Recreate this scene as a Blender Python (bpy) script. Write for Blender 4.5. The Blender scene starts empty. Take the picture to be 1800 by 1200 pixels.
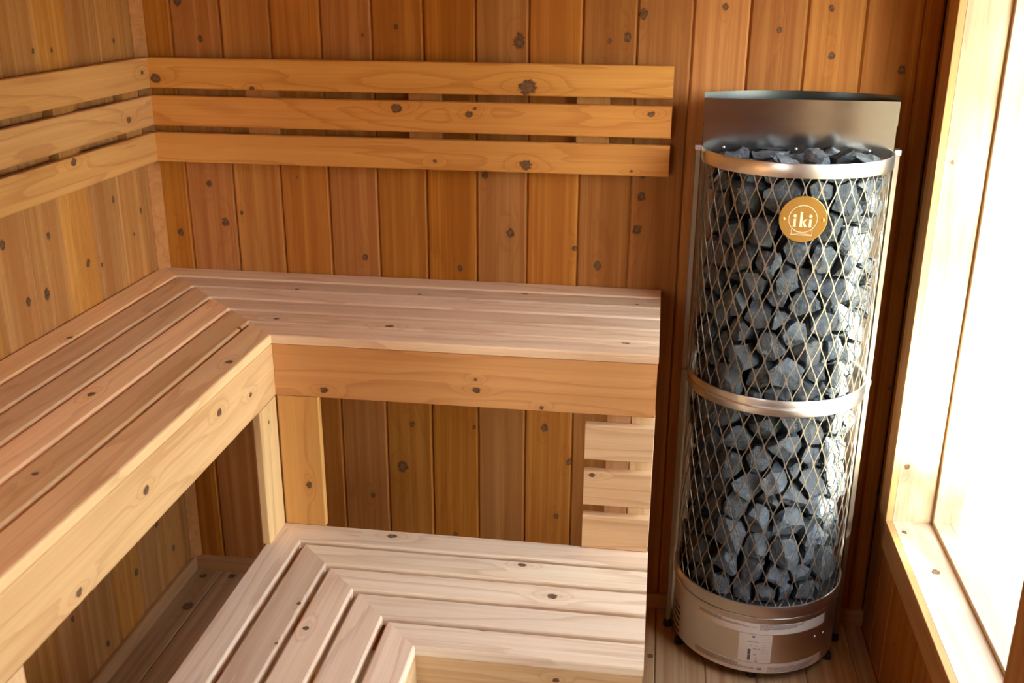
import bpy, bmesh, math, random
import numpy as np
from mathutils import Vector, Matrix, noise

sc = bpy.context.scene
C = sc.collection
random.seed(7)
rng = np.random.default_rng(11)

# ---------------------------------------------------------------- camera
cam_d = bpy.data.cameras.new('camera')
cam = bpy.data.objects.new('camera', cam_d)
C.objects.link(cam)
cam.location = (1.5754, -3.0381, 2.0127)
cam.rotation_euler = (1.2292, -0.0050, 0.1429)
cam_d.sensor_width = 36.0
cam_d.lens = 1818.56 / 1800 * 36
cam_d.clip_start = 0.02
cam_d.dof.use_dof = True
cam_d.dof.focus_distance = 2.75
cam_d.dof.aperture_fstop = 4.0
sc.camera = cam

# ---------------------------------------------------------------- world, sun, exposure
world = bpy.data.worlds.new('sky')
sc.world = world
world.use_nodes = True
wt = world.node_tree
wt.nodes.clear()
wo = wt.nodes.new('ShaderNodeOutputWorld')
wb = wt.nodes.new('ShaderNodeBackground')
wsky = wt.nodes.new('ShaderNodeTexSky')
wsky.sky_type = 'NISHITA'
wsky.sun_disc = False
SUN_DIR = Vector((-0.40, 0.917, -0.544)).normalized()
wsky.sun_elevation = math.asin(-SUN_DIR.z)
wsky.sun_rotation = math.atan2(-SUN_DIR.x, -SUN_DIR.y)
wsky.air_density = 1.0
wsky.dust_density = 0.6
wb.inputs['Strength'].default_value = 1.3
whs = wt.nodes.new('ShaderNodeHueSaturation')
whs.inputs['Saturation'].default_value = 0.42
wt.links.new(wsky.outputs[0], whs.inputs['Color'])
wt.links.new(whs.outputs[0], wb.inputs[0])
wt.links.new(wb.outputs[0], wo.inputs[0])

sun_d = bpy.data.lights.new('sun', 'SUN')
sun = bpy.data.objects.new('sun', sun_d)
C.objects.link(sun)
sun.location = (6, -7, 6)
sun.rotation_euler = SUN_DIR.to_track_quat('-Z', 'Y').to_euler()
sun_d.energy = 55.0
sun_d.angle = math.radians(0.9)
sun_d.color = (1.0, 0.91, 0.76)

sc.cycles.sample_clamp_indirect = 4.0
sc.cycles.max_bounces = 10
sc.cycles.diffuse_bounces = 6
sc.cycles.glossy_bounces = 4
sc.cycles.transparent_max_bounces = 12
sc.cycles.caustics_reflective = False
sc.cycles.caustics_refractive = False
vs = sc.view_settings
vs.view_transform = 'Standard'
vs.look = 'None'
vs.exposure = 1.22
vs.gamma = 1.0
vs.use_curve_mapping = False

# ---------------------------------------------------------------- materials
class NT:
    def __init__(s, name):
        s.m = bpy.data.materials.new(name)
        s.m.use_nodes = True
        s.t = s.m.node_tree
        s.t.nodes.clear()
        s.out = s.n('ShaderNodeOutputMaterial')
    def n(s, k, **kw):
        nd = s.t.nodes.new(k)
        for a, v in kw.items():
            setattr(nd, a, v)
        return nd
    def l(s, a, b):
        s.t.links.new(a, b)
    def put(s, sock, v):
        if isinstance(v, bpy.types.NodeSocket):
            s.l(v, sock)
        else:
            sock.default_value = v
    def math(s, op, a, b=0.0, c=0.0, clamp=False):
        nd = s.n('ShaderNodeMath', operation=op, use_clamp=clamp)
        s.put(nd.inputs[0], a)
        s.put(nd.inputs[1], b)
        s.put(nd.inputs[2], c)
        return nd.outputs[0]
    def vmul(s, v, t):
        nd = s.n('ShaderNodeVectorMath', operation='MULTIPLY')
        s.l(v, nd.inputs[0])
        nd.inputs[1].default_value = t
        return nd.outputs[0]
    def vadd(s, a, b):
        nd = s.n('ShaderNodeVectorMath', operation='ADD')
        s.put(nd.inputs[0], a)
        s.put(nd.inputs[1], b)
        return nd.outputs[0]
    def noise(s, v, scale, detail=2.0, rough=0.5):
        nd = s.n('ShaderNodeTexNoise')
        s.l(v, nd.inputs['Vector'])
        nd.inputs['Scale'].default_value = scale
        nd.inputs['Detail'].default_value = detail
        nd.inputs['Roughness'].default_value = rough
        return nd.outputs['Fac']
    def mapr(s, v, a, b, c=0.0, d=1.0, smooth=False):
        nd = s.n('ShaderNodeMapRange')
        if smooth:
            nd.interpolation_type = 'SMOOTHSTEP'
        s.put(nd.inputs[0], v)
        for i, q in enumerate((a, b, c, d)):
            nd.inputs[i + 1].default_value = q
        return nd.outputs[0]
    def mix(s, f, a, b, bt='MIX'):
        nd = s.n('ShaderNodeMix', data_type='RGBA', blend_type=bt)
        s.put(nd.inputs[0], f)
        s.put(nd.inputs[6], a)
        s.put(nd.inputs[7], b)
        return nd.outputs[2]
    def bsdf(s, col, rough=0.5, metal=0.0, spec=0.5, normal=None):
        p = s.n('ShaderNodeBsdfPrincipled')
        s.put(p.inputs['Base Color'], col)
        s.put(p.inputs['Roughness'], rough)
        s.put(p.inputs['Metallic'], metal)
        s.put(p.inputs['Specular IOR Level'], spec)
        if normal is not None:
            s.l(normal, p.inputs['Normal'])
        s.l(p.outputs[0], s.out.inputs[0])
        return p
    def bump(s, h, strength, dist):
        nd = s.n('ShaderNodeBump')
        nd.inputs['Strength'].default_value = strength
        nd.inputs['Distance'].default_value = dist
        s.l(h, nd.inputs['Height'])
        return nd.outputs[0]

def wood(name, ring_amp=9.0, straight=14.0, line=0.30, streak=0.45, spread=0.22, rough=0.5, gloss=0.35):
    """cedar: the board's own colour (object colour) times grain; knots come from the board's knot_1..4 properties (x, y, radius)"""
    q = NT(name)
    tc = q.n('ShaderNodeTexCoord')
    oi = q.n('ShaderNodeObjectInfo')
    sep = q.n('ShaderNodeSeparateXYZ')
    q.l(tc.outputs['Object'], sep.inputs[0])
    x, y, z = sep.outputs
    rnd = oi.outputs['Random']
    off = q.n('ShaderNodeCombineXYZ')
    q.l(q.math('MULTIPLY', rnd, 37.3), off.inputs[0])
    q.l(q.math('MULTIPLY', rnd, 91.7), off.inputs[1])
    q.l(q.math('MULTIPLY', rnd, 53.1), off.inputs[2])
    P = q.vadd(tc.outputs['Object'], off.outputs[0])
    field = q.noise(q.vmul(P, (1.1, 8.0, 8.0)), 1.0, 1.5, 0.45)
    streakn = q.noise(q.vmul(P, (0.45, 38.0, 38.0)), 1.0, 4.0, 0.6)
    pin = q.noise(q.vmul(P, (0.30, 170.0, 170.0)), 1.0, 1.0, 0.5)
    fibre = q.noise(q.vmul(P, (9.0, 420.0, 420.0)), 1.0, 2.0, 0.6)
    wob = q.noise(tc.outputs['Object'], 90.0, 3.0, 0.6)
    phase = q.math('ADD', q.math('ADD', q.math('MULTIPLY', field, ring_amp), q.math('MULTIPLY', streakn, 0.9)), q.math('MULTIPLY', y, straight))
    kmask = edge = halo = None
    for i in range(1, 5):
        at = q.n('ShaderNodeAttribute', attribute_type='OBJECT', attribute_name='knot_%d' % i)
        ks = q.n('ShaderNodeSeparateXYZ')
        q.l(at.outputs['Vector'], ks.inputs[0])
        dx = q.math('SUBTRACT', x, ks.outputs[0])
        dy = q.math('SUBTRACT', y, ks.outputs[1])
        kr = q.math('MAXIMUM', ks.outputs[2], 0.00005)
        ax = q.math('DIVIDE', dx, q.math('MULTIPLY', kr, 1.25))
        ay = q.math('DIVIDE', dy, kr)
        r = q.math('SQRT', q.math('ADD', q.math('MULTIPLY', ax, ax), q.math('MULTIPLY', ay, ay)))
        r = q.math('ADD', r, q.math('MULTIPLY', q.math('SUBTRACT', wob, 0.5), 1.5))
        bx = q.math('DIVIDE', ax, 4.2)
        by = q.math('DIVIDE', ay, 2.0)
        e = q.math('EXPONENT', q.math('MULTIPLY', q.math('ADD', q.math('MULTIPLY', bx, bx), q.math('MULTIPLY', by, by)), -1.0))
        phase = q.math('ADD', phase, q.math('MULTIPLY', e, 2.3))
        m = q.mapr(r, 1.12, 0.80, smooth=True)
        ed = q.math('MULTIPLY', q.mapr(r, 0.55, 0.92, smooth=True), q.mapr(r, 1.25, 0.95, smooth=True))
        kmask = m if kmask is None else q.math('MAXIMUM', kmask, m)
        edge = ed if edge is None else q.math('MAXIMUM', edge, ed)
        halo = e if halo is None else q.math('MAXIMUM', halo, e)
    fr = q.math('FRACT', phase)
    lines = q.math('MULTIPLY', q.mapr(fr, 0.62, 0.96, smooth=True), q.mapr(fr, 1.0, 0.965, smooth=True))
    tint = oi.outputs['Color']
    # board-to-board variation and heart / sap streaks
    hs = q.n('ShaderNodeHueSaturation')
    q.l(q.mapr(q.math('FRACT', q.math('MULTIPLY', rnd, 17.0)), 0, 1, 0.4995, 0.5055), hs.inputs['Hue'])
    q.l(q.mapr(q.math('FRACT', q.math('MULTIPLY', rnd, 29.0)), 0, 1, 0.97, 1.08), hs.inputs['Saturation'])
    q.l(q.mapr(rnd, 0, 1, 1 - spread, 1 + spread), hs.inputs['Value'])
    q.l(tint, hs.inputs['Color'])
    base = hs.outputs[0]
    dark = q.mix(1.0, base, (0.74, 0.60, 0.48, 1), 'MULTIPLY')
    light = q.mix(1.0, base, (1.13, 1.17, 1.22, 1), 'MULTIPLY')
    s1 = q.mapr(streakn, 0.36, 0.66, smooth=True)
    col = q.mix(q.math('MULTIPLY', s1, streak), base, dark)
    col = q.mix(q.math('MULTIPLY', q.mapr(streakn, 0.46, 0.28, smooth=True), streak), col, light)
    col = q.mix(q.math('MULTIPLY', q.mapr(pin, 0.52, 0.66, smooth=True), streak * 0.55), col, dark)
    deep = q.mix(1.0, base, (0.55, 0.36, 0.24, 1), 'MULTIPLY')
    col = q.mix(q.math('MULTIPLY', lines, line), col, deep)
    col = q.mix(q.math('MULTIPLY', q.mapr(fibre, 0.35, 0.75), 0.22), col, dark)
    col = q.mix(q.math('MULTIPLY', halo, 0.38), col, dark)
    kin = q.mix(q.mapr(wob, 0.35, 0.65), (0.075, 0.033, 0.015, 1), (0.19, 0.10, 0.05, 1))
    col = q.mix(q.math('MULTIPLY', kmask, 0.94), col, kin)
    col = q.mix(q.math('MULTIPLY', edge, 0.55), col, (0.055, 0.024, 0.012, 1))
    q.bsdf(col, rough, 0.0, gloss, q.bump(fibre, 0.15, 0.0005))
    return q.m

M = {}
M['wall'] = wood('cedar_wall', 5.0, 22.0, 0.24, 0.85, 0.11, 0.62, 0.18)
M['bench'] = wood('cedar_bench', 5.0, 13.0, 0.33, 0.26, 0.04, 0.55, 0.24)
M['slat'] = wood('cedar_slat', 7.0, 9.0, 0.40, 0.36, 0.05, 0.58, 0.2)
M['trim'] = wood('cedar_trim', 5.0, 18.0, 0.26, 0.40, 0.05, 0.62, 0.18)

def plain(name, col, rough=0.5, metal=0.0, spec=0.5):
    q = NT(name)
    q.bsdf((*col, 1), rough, metal, spec)
    return q.m

def steel(name, col, rough, streak=0.02):
    q = NT(name)
    tc = q.n('ShaderNodeTexCoord')
    n1 = q.noise(q.vmul(tc.outputs['Object'], (3.0, 3.0, 30.0)), 1.0, 2.0, 0.5)
    q.bsdf((*col, 1), q.mapr(n1, 0.25, 0.75, rough - streak, rough + streak), 1.0, 0.5)
    return q.m

M['steel'] = steel('brushed_steel', (0.76, 0.75, 0.73), 0.32)
M['collar'] = steel('polished_steel', (0.50, 0.51, 0.51), 0.17)
M['shield'] = steel('dark_heat_shield', (0.10, 0.11, 0.11), 0.30)
M['wire'] = plain('steel_mesh', (0.31, 0.26, 0.20), 0.5, 1.0)
M['brass'] = steel('brass', (0.83, 0.50, 0.13), 0.34)
M['brass_engraved'] = plain('brass_engraving', (1.0, 0.86, 0.60), 0.35, 0.5)
M['core'] = plain('blackened_steel', (0.02, 0.02, 0.022), 0.7, 0.3)
M['foot'] = plain('black_rubber', (0.02, 0.02, 0.02), 0.6)
M['slot'] = plain('vent_shadow_paint', (0.012, 0.012, 0.012), 0.8)
M['film'] = plain('clear_label_film', (0.80, 0.73, 0.64), 0.30, 0.25)
M['ink'] = plain('label_ink', (0.05, 0.045, 0.04), 0.5)
M['ink2'] = plain('label_ink_grey', (0.11, 0.12, 0.12), 0.45)

def stone_mat():
    q = NT('sauna_stone')
    tc = q.n('ShaderNodeTexCoord')
    oi = q.n('ShaderNodeObjectInfo')
    off = q.n('ShaderNodeCombineXYZ')
    q.l(q.math('MULTIPLY', oi.outputs['Random'], 40.0), off.inputs[0])
    P = q.vadd(tc.outputs['Object'], off.outputs[0])
    a = q.noise(P, 42.0, 4.0, 0.6)
    b = q.noise(P, 260.0, 3.0, 0.65)
    d = q.noise(P, 18.0, 3.0, 0.6)
    base = q.mix(q.mapr(a, 0.3, 0.7), (0.025, 0.032, 0.039, 1), (0.078, 0.094, 0.107, 1))
    base = q.mix(q.math('MULTIPLY', q.mapr(d, 0.56, 0.72), 0.45), base, (0.16, 0.135, 0.10, 1))
    base = q.mix(q.math('MULTIPLY', q.mapr(b, 0.60, 0.78), 0.5), base, (0.24, 0.26, 0.28, 1))
    hs = q.n('ShaderNodeHueSaturation')
    q.l(q.mapr(oi.outputs['Random'], 0, 1, 0.75, 1.25), hs.inputs['Value'])
    q.l(base, hs.inputs['Color'])
    h = q.math('ADD', q.math('MULTIPLY', a, 0.7), q.math('MULTIPLY', b, 0.4))
    q.bsdf(hs.outputs[0], q.mapr(b, 0.3, 0.7, 0.58, 0.36), 0.0, 0.6, q.bump(h, 1.0, 0.007))
    return q.m
M['stone'] = stone_mat()

def glass_mat():
    q = NT('window_glass')
    lw = q.n('ShaderNodeLayerWeight')
    lw.inputs[0].default_value = 0.5
    fr = q.mapr(q.math('POWER', lw.outputs['Facing'], 5.0), 0, 1, 0.035, 0.9)
    tr = q.n('ShaderNodeBsdfTransparent')
    tr.inputs[0].default_value = (0.93, 0.95, 0.94, 1)
    gl = q.n('ShaderNodeBsdfGlossy')
    gl.inputs['Roughness'].default_value = 0.0
    mx = q.n('ShaderNodeMixShader')
    q.l(fr, mx.inputs[0])
    q.l(tr.outputs[0], mx.inputs[1])
    q.l(gl.outputs[0], mx.inputs[2])
    q.l(mx.outputs[0], q.out.inputs[0])
    return q.m
M['glass'] = glass_mat()

def noisy(name, c1, c2, scale, rough=0.8):
    q = NT(name)
    tc = q.n('ShaderNodeTexCoord')
    n1 = q.noise(tc.outputs['Object'], scale, 5.0, 0.6)
    q.bsdf(q.mix(q.mapr(n1, 0.35, 0.65), (*c1, 1), (*c2, 1)), rough, 0.0, 0.2)
    return q.m
M['ground'] = noisy('dry_ground', (0.15, 0.14, 0.09), (0.23, 0.21, 0.14), 3.0)
M['leaf'] = noisy('tree_leaf', (0.05, 0.13, 0.03), (0.13, 0.24, 0.06), 8.0, 0.5)
M['bark'] = noisy('tree_bark', (0.10, 0.075, 0.05), (0.20, 0.15, 0.11), 20.0)
M['roofing'] = plain('dark_roofing', (0.05, 0.05, 0.05), 0.8)
M['frame_grey'] = wood('weathered_frame', 5.0, 18.0, 0.2, 0.3, 0.04, 0.6, 0.25)

# ---------------------------------------------------------------- helpers
def mesh_from(name, verts, faces, mat, smooth=False):
    me = bpy.data.meshes.new(name)
    me.from_pydata([tuple(v) for v in verts], [], faces)
    me.materials.append(mat)
    if smooth:
        for p_ in me.polygons:
            p_.use_smooth = True
    me.update()
    return me

def link(name, me, parent=None, loc=None):
    o = bpy.data.objects.new(name, me)
    C.objects.link(o)
    if parent is not None:
        o.parent = parent
    if loc is not None:
        o.location = loc
    return o

def tag(o, label=None, cat=None, group=None, kind=None):
    if label: o['label'] = label
    if cat: o['category'] = cat
    if group: o['group'] = group
    if kind: o['kind'] = kind
    return o

def empty(name, loc=(0, 0, 0)):
    o = bpy.data.objects.new(name, None)
    o.location = loc
    o.empty_display_size = 0.05
    C.objects.link(o)
    return o

KNOTS = [(0.202, 0.0, 1.825, 0.011), (1.16, 0.0, 1.832, 0.0236), (1.467, 0.0, 1.845, 0.0151), (1.508, 0.0, 1.908, 0.0167), (1.416, 0.0, 1.835, 0.0084), (0.802, 0.0, 1.866, 0.0086), (0.7, 0.0, 1.843, 0.0052), (0.188, 0.0, 1.392, 0.0131), (0.077, 0.0, 1.232, 0.0134), (0.229, 0.0, 1.27, 0.0169), (0.679, 0.0, 1.175, 0.0126), (0.981, 0.0, 1.154, 0.0106), (1.137, 0.0, 1.27, 0.0156), (1.333, 0.0, 1.23, 0.0104), (1.404, 0.0, 1.18, 0.0156), (1.527, 0.0, 1.396, 0.0153), (1.518, 0.0, 1.297, 0.0172), (1.06, 0.0, 1.444, 0.0138), (1.881, 0.0, 1.87, 0.0101), (2.014, 0.0, 1.928, 0.0101), (2.027, 0.0, 1.804, 0.0119), (2.217, 0.0, 1.768, 0.0137), (1.731, 0.0, 1.929, 0.0117), (0.142, 0.0, 1.933, 0.0166), (0.777, 0.0, 0.457, 0.0231), (0.67, 0.0, 0.342, 0.0099), (1.333, 0.0, 0.516, 0.0131), (1.251, 0.0, 0.631, 0.0148), (1.02, 0.0, 0.619, 0.0093), (1.294, 0.0, 0.314, 0.0115), (0.202, 0.0, 0.203, 0.0125), (0.191, 0.0, 0.084, 0.0127), (0.814, 0.0, 0.615, 0.0113), (1.528, 0.0, 1.455, 0.0085), (0.952, 0.0, 0.217, 0.0099), (0.0, -0.136, 1.824, 0.0091), (0.0, -0.541, 1.823, 0.0081), (0.0, -0.457, 1.82, 0.0083), (0.0, -0.247, 1.386, 0.0108), (0.0, -0.093, 1.319, 0.0113), (0.0, -0.592, 1.359, 0.0115), (0.0, -0.423, 1.241, 0.0139), (0.0, -0.719, 1.218, 0.0144), (0.0, -0.635, 1.213, 0.018), (0.0, -0.786, 1.384, 0.0155), (0.0, -0.151, 1.259, 0.0074), (0.0, -0.388, 0.219, 0.0157), (0.0, -0.746, 0.289, 0.0108), (0.0, -0.596, 0.1, 0.0115), (0.0, -0.232, 0.305, 0.016), (0.0, -0.14, 0.159, 0.0125), (1.192, -0.054, 1.709, 0.0299), (0.808, -0.054, 1.642, 0.0188), (1.022, -0.054, 1.629, 0.0135), (1.04, -0.054, 1.646, 0.0067), (1.544, -0.054, 1.641, 0.0116), (1.189, -0.054, 1.488, 0.0202), (0.92, -0.054, 1.492, 0.0068), (0.373, -0.054, 1.689, 0.0089), (0.351, -0.054, 1.597, 0.0072), (0.075, -0.054, 1.713, 0.0184), (1.494, -0.054, 1.479, 0.005), (0.054, -0.202, 1.609, 0.0125), (0.054, -0.515, 1.541, 0.0148), (0.054, -0.093, 1.732, 0.0091), (1.196, -0.109, 1.116, 0.0136), (0.877, -0.47, 1.116, 0.0139), (1.512, -0.503, 1.116, 0.0133), (0.515, -0.177, 1.116, 0.0087), (0.554, -0.457, 1.116, 0.0096), (0.89, -0.17, 1.116, 0.0068), (0.335, -1.04, 1.116, 0.0125), (0.56, -0.796, 1.116, 0.013), (0.484, -0.547, 1.116, 0.0079), (0.435, -1.421, 1.116, 0.0084), (0.08, -0.69, 1.116, 0.0097), (1.262, -0.196, 1.116, 0.0115), (1.532, -0.169, 1.116, 0.0066), (0.722, -0.585, 0.967, 0.0123), (1.134, -0.585, 0.993, 0.0118), (1.132, -0.585, 1.022, 0.0059), (1.305, -0.585, 0.955, 0.0074), (1.135, -0.585, 0.961, 0.0059), (1.064, -0.585, 1.09, 0.0044), (0.588, -1.303, 1.031, 0.0135), (0.588, -1.571, 0.967, 0.0113), (0.588, -0.938, 1.044, 0.0138), (0.588, -0.751, 1.013, 0.0089), (0.664, -0.585, 0.681, 0.0113), (0.588, -0.649, 0.892, 0.0062), (1.441, -0.594, 0.776, 0.009), (1.274, -0.705, 0.556, 0.0122), (1.367, -0.837, 0.556, 0.0146), (1.222, -0.998, 0.556, 0.0097), (0.807, -1.056, 0.556, 0.0099), (0.902, -0.612, 0.556, 0.0144), (0.758, -1.121, 0.556, 0.0056), (0.756, -0.96, 0.556, 0.0073), (0.918, -0.673, 0.556, 0.0063), (1.403, -1.087, 0.501, 0.0082), (2.37, -0.476, 0.497, 0.0152), (2.331, -0.268, 0.497, 0.0107), (2.328, -0.206, 0.676, 0.0106), (2.329, -0.206, 1.555, 0.0065), (1.626, -0.276, 0.0, 0.0132), (0.079, -0.237, 0.0, 0.0248), (0.153, -0.039, 0.0, 0.0171), (0.052, -0.054, 0.0, 0.0172)]

CACHE = {}
def board_mesh(L, W, T, bev, m0, m1, mat, vgroove):
    key = (round(L, 4), round(W, 4), round(T, 4), round(bev, 4), m0, m1, mat.name, vgroove)
    if key in CACHE:
        return CACHE[key]
    w = W / 2
    if vgroove:                                     # tongue-and-groove plank: broad chamfers on the face only
        prof = [(-w, -T), (-w, -bev), (-w + bev * 1.1, 0), (w - bev * 1.1, 0), (w, -bev), (w, -T)]
    else:                                           # eased edges, two facets each
        a, b = bev, bev * 0.32
        prof = [(-w, -T + b), (-w, -a), (-w + b, -b), (-w + a, 0), (w - a, 0), (w - b, -b), (w, -a), (w, -T + b), (w - b, -T), (-w + b, -T)]
    n = len(prof)
    vs_, fs = [], []
    for s, m in ((-1, m0), (1, m1)):
        for (yy, zz) in prof:
            vs_.append((s * L / 2 + m * yy, yy, zz))
    for i in range(n):
        j = (i + 1) % n
        fs.append((i, i + n, j + n, j))
    fs.append(tuple(range(n)))
    fs.append(tuple(range(2 * n - 1, n - 1, -1)))
    me = mesh_from('board', vs_, fs, mat)
    bm = bmesh.new(); bm.from_mesh(me)
    bmesh.ops.recalc_face_normals(bm, faces=bm.faces)
    bm.to_mesh(me); bm.free()
    CACHE[key] = me
    return me

def board(name, parent, mat, c, ex, ez, L, W, T, bev=0.004, m0=0.0, m1=0.0, tint=(0.5, 0.3, 0.15), vgroove=False, auto=0):
    """c: centre of the visible face, ex: along the grain, ez: out of the visible face"""
    ex = Vector(ex); ez = Vector(ez); ey = ez.cross(ex)
    me = board_mesh(L, W, T, bev, m0, m1, mat, vgroove)
    o = bpy.data.objects.new(name, me)
    C.objects.link(o)
    R = Matrix((ex, ey, ez)).transposed()
    o.rotation_euler = R.to_euler()
    o.location = c
    if parent is not None:
        o.parent = parent                          # parents sit unrotated, most of them at the origin
        o.location = Vector(c) - parent.location
    o.color = (*tint, 1.0)
    k = 0
    for (kx, ky, kz, kr) in KNOTS:
        d = Vector((kx, ky, kz)) - Vector(c)
        lx, ly, lz = d.dot(ex), d.dot(ey), d.dot(ez)
        if abs(lx) < L / 2 and abs(ly) < W / 2 and abs(lz) < 0.02 and k < 4:
            k += 1
            o['knot_%d' % k] = (lx, ly, kr * 0.66)
    while k < auto:
        k += 1
        o['knot_%d' % k] = (random.uniform(-L / 2, L / 2), random.uniform(-W * 0.42, W * 0.42), random.uniform(0.003, 0.006))
    for i in range(k + 1, 5):
        o['knot_%d' % i] = (50.0, 50.0, 0.0)
    return o

def box_mesh(name, lo, hi, mat):
    (a, b, c), (d, e, f) = lo, hi
    v = [(a, b, c), (d, b, c), (d, e, c), (a, e, c), (a, b, f), (d, b, f), (d, e, f), (a, e, f)]
    fs = [(0, 3, 2, 1), (4, 5, 6, 7), (0, 1, 5, 4), (1, 2, 6, 5), (2, 3, 7, 6), (3, 0, 4, 7)]
    return mesh_from(name, v, fs, mat)

def jit(t, a=0.05):
    k = 1 + random.uniform(-a, a)
    return tuple(v * k for v in t)

X, Y, Z = (1, 0, 0), (0, 1, 0), (0, 0, 1)
nX, nY, nZ = (-1, 0, 0), (0, -1, 0), (0, 0, -1)

# ================================================================ SETTING
T_WALL = (0.45, 0.182, 0.048)
T_SLAT = (0.63, 0.300, 0.095)
T_BENCH = (0.66, 0.43, 0.235)
T_LOW = (0.86, 0.71, 0.53)  # pale top tint stands in for cool window light on the boards
CEIL = 2.30
YF = -3.30           # front wall
XW = 2.31            # right wall
PITCH = 0.1533

# ---- floor with planks running away from the camera
floor = link('floor', box_mesh('floor', (-0.1, YF - 0.1, -0.12), (2.5, 0.1, -0.024), M['trim']))
tag(floor, kind='structure')
floor.color = (0.2, 0.12, 0.06, 1)
e = [0.0, 0.1072]
while e[-1] + PITCH < XW: e.append(e[-1] + PITCH)
e.append(XW)
for a, b in zip(e[:-1], e[1:]):
    board('floor_plank', floor, M['wall'], ((a + b) / 2, YF / 2, 0), Y, Z, -YF, b - a - 0.0016, 0.022, 0.003, tint=jit((0.50, 0.33, 0.19), 0.08), vgroove=True, auto=2)

# ---- back wall
wall_back = link('wall_back', box_mesh('wall_back', (-0.1, 0.02, -0.12), (2.5, 0.12, CEIL + 0.1), M['core']))
tag(wall_back, kind='structure')
wall_back.color = (0.12, 0.07, 0.03, 1)
e = [0.0, 0.1134]
while e[-1] + PITCH < XW: e.append(e[-1] + PITCH)
e.append(XW)
btint = {4: 1.06, 11: 1.22, 13: 1.16, 9: 0.95}
for i, (a, b) in enumerate(zip(e[:-1], e[1:])):
    k = btint.get(i, 1.0)
    board('plank', wall_back, M['wall'], ((a + b) / 2, 0, CEIL / 2), Z, nY, CEIL, b - a - 0.001, 0.019, 0.0055,
          tint=jit(tuple(v * k for v in T_WALL), 0.07), vgroove=True, auto=2)

# ---- left wall
wall_left = link('wall_left', box_mesh('wall_left', (-0.12, YF - 0.1, -0.12), (-0.02, 0.12, CEIL + 0.1), M['core']))
tag(wall_left, kind='structure')
e = [0.0, 0.0615]
while e[-1] + PITCH < -YF: e.append(e[-1] + PITCH)
e.append(-YF)
for i, (a, b) in enumerate(zip(e[:-1], e[1:])):
    k = {2: 1.0, 3: 1.12}.get(i, 1.0)
    board('plank', wall_left, M['wall'], (0, -(a + b) / 2, CEIL / 2), Z, X, CEIL, b - a - 0.001, 0.019, 0.0055,
          tint=jit(tuple(v * k for v in (0.48, 0.225, 0.070)), 0.07), vgroove=True, auto=3)

# ---- right wall with its window opening
WY0, WY1, WZ0, WZ1 = -0.206, -1.24, 0.497, 2.20
V0, V1 = -1.84, -2.46     # second window beside the camera, out of view, added for side light
def multi_box(name, boxes, mat):
    v, f = [], []
    for lo, hi in boxes:
        me = box_mesh('t', lo, hi, mat)
        n = len(v)
        v += [tuple(q.co) for q in me.vertices]
        f += [tuple(i + n for i in p_.vertices) for p_ in me.polygons]
        bpy.data.meshes.remove(me)
    return mesh_from(name, v, f, mat)
wx0, wx1 = XW + 0.02, 2.50
wall_right = link('wall_right', multi_box('wall_right', [
    ((wx0, YF - 0.1, -0.12), (wx1, 0.12, WZ0 - 0.03)), ((wx0, YF - 0.1, WZ1 + 0.02), (wx1, 0.12, CEIL + 0.1)),
    ((wx0, WY0 + 0.02, WZ0 - 0.03), (wx1, 0.12, WZ1 + 0.02)), ((wx0, V0 + 0.02, WZ0 - 0.03), (wx1, WY1 - 0.02, WZ1 + 0.02)), ((wx0, YF - 0.1, WZ0 - 0.03), (wx1, V1 - 0.02, WZ1 + 0.02))], M['core']))
tag(wall_right, kind='structure')
e = [0.0]
while e[-1] + PITCH < -YF: e.append(e[-1] + PITCH)
e.append(-YF)
for a, b in zip(e[:-1], e[1:]):
    full = (-b > WY0 - 0.02) or (V0 + 0.02 < -b and -a < WY1 - 0.02) or (-a < V1 - 0.02)
    for z0, z1 in ([(0, CEIL)] if full else [(0, WZ0 - 0.04), (WZ1 + 0.02, CEIL)]):
        board('plank', wall_right, M['wall'], (XW, -(a + b) / 2, (z0 + z1) / 2), Z, nX, z1 - z0, b - a - 0.001, 0.019, 0.0055,
              tint=jit(T_WALL, 0.10), vgroove=True, auto=2)

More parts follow.
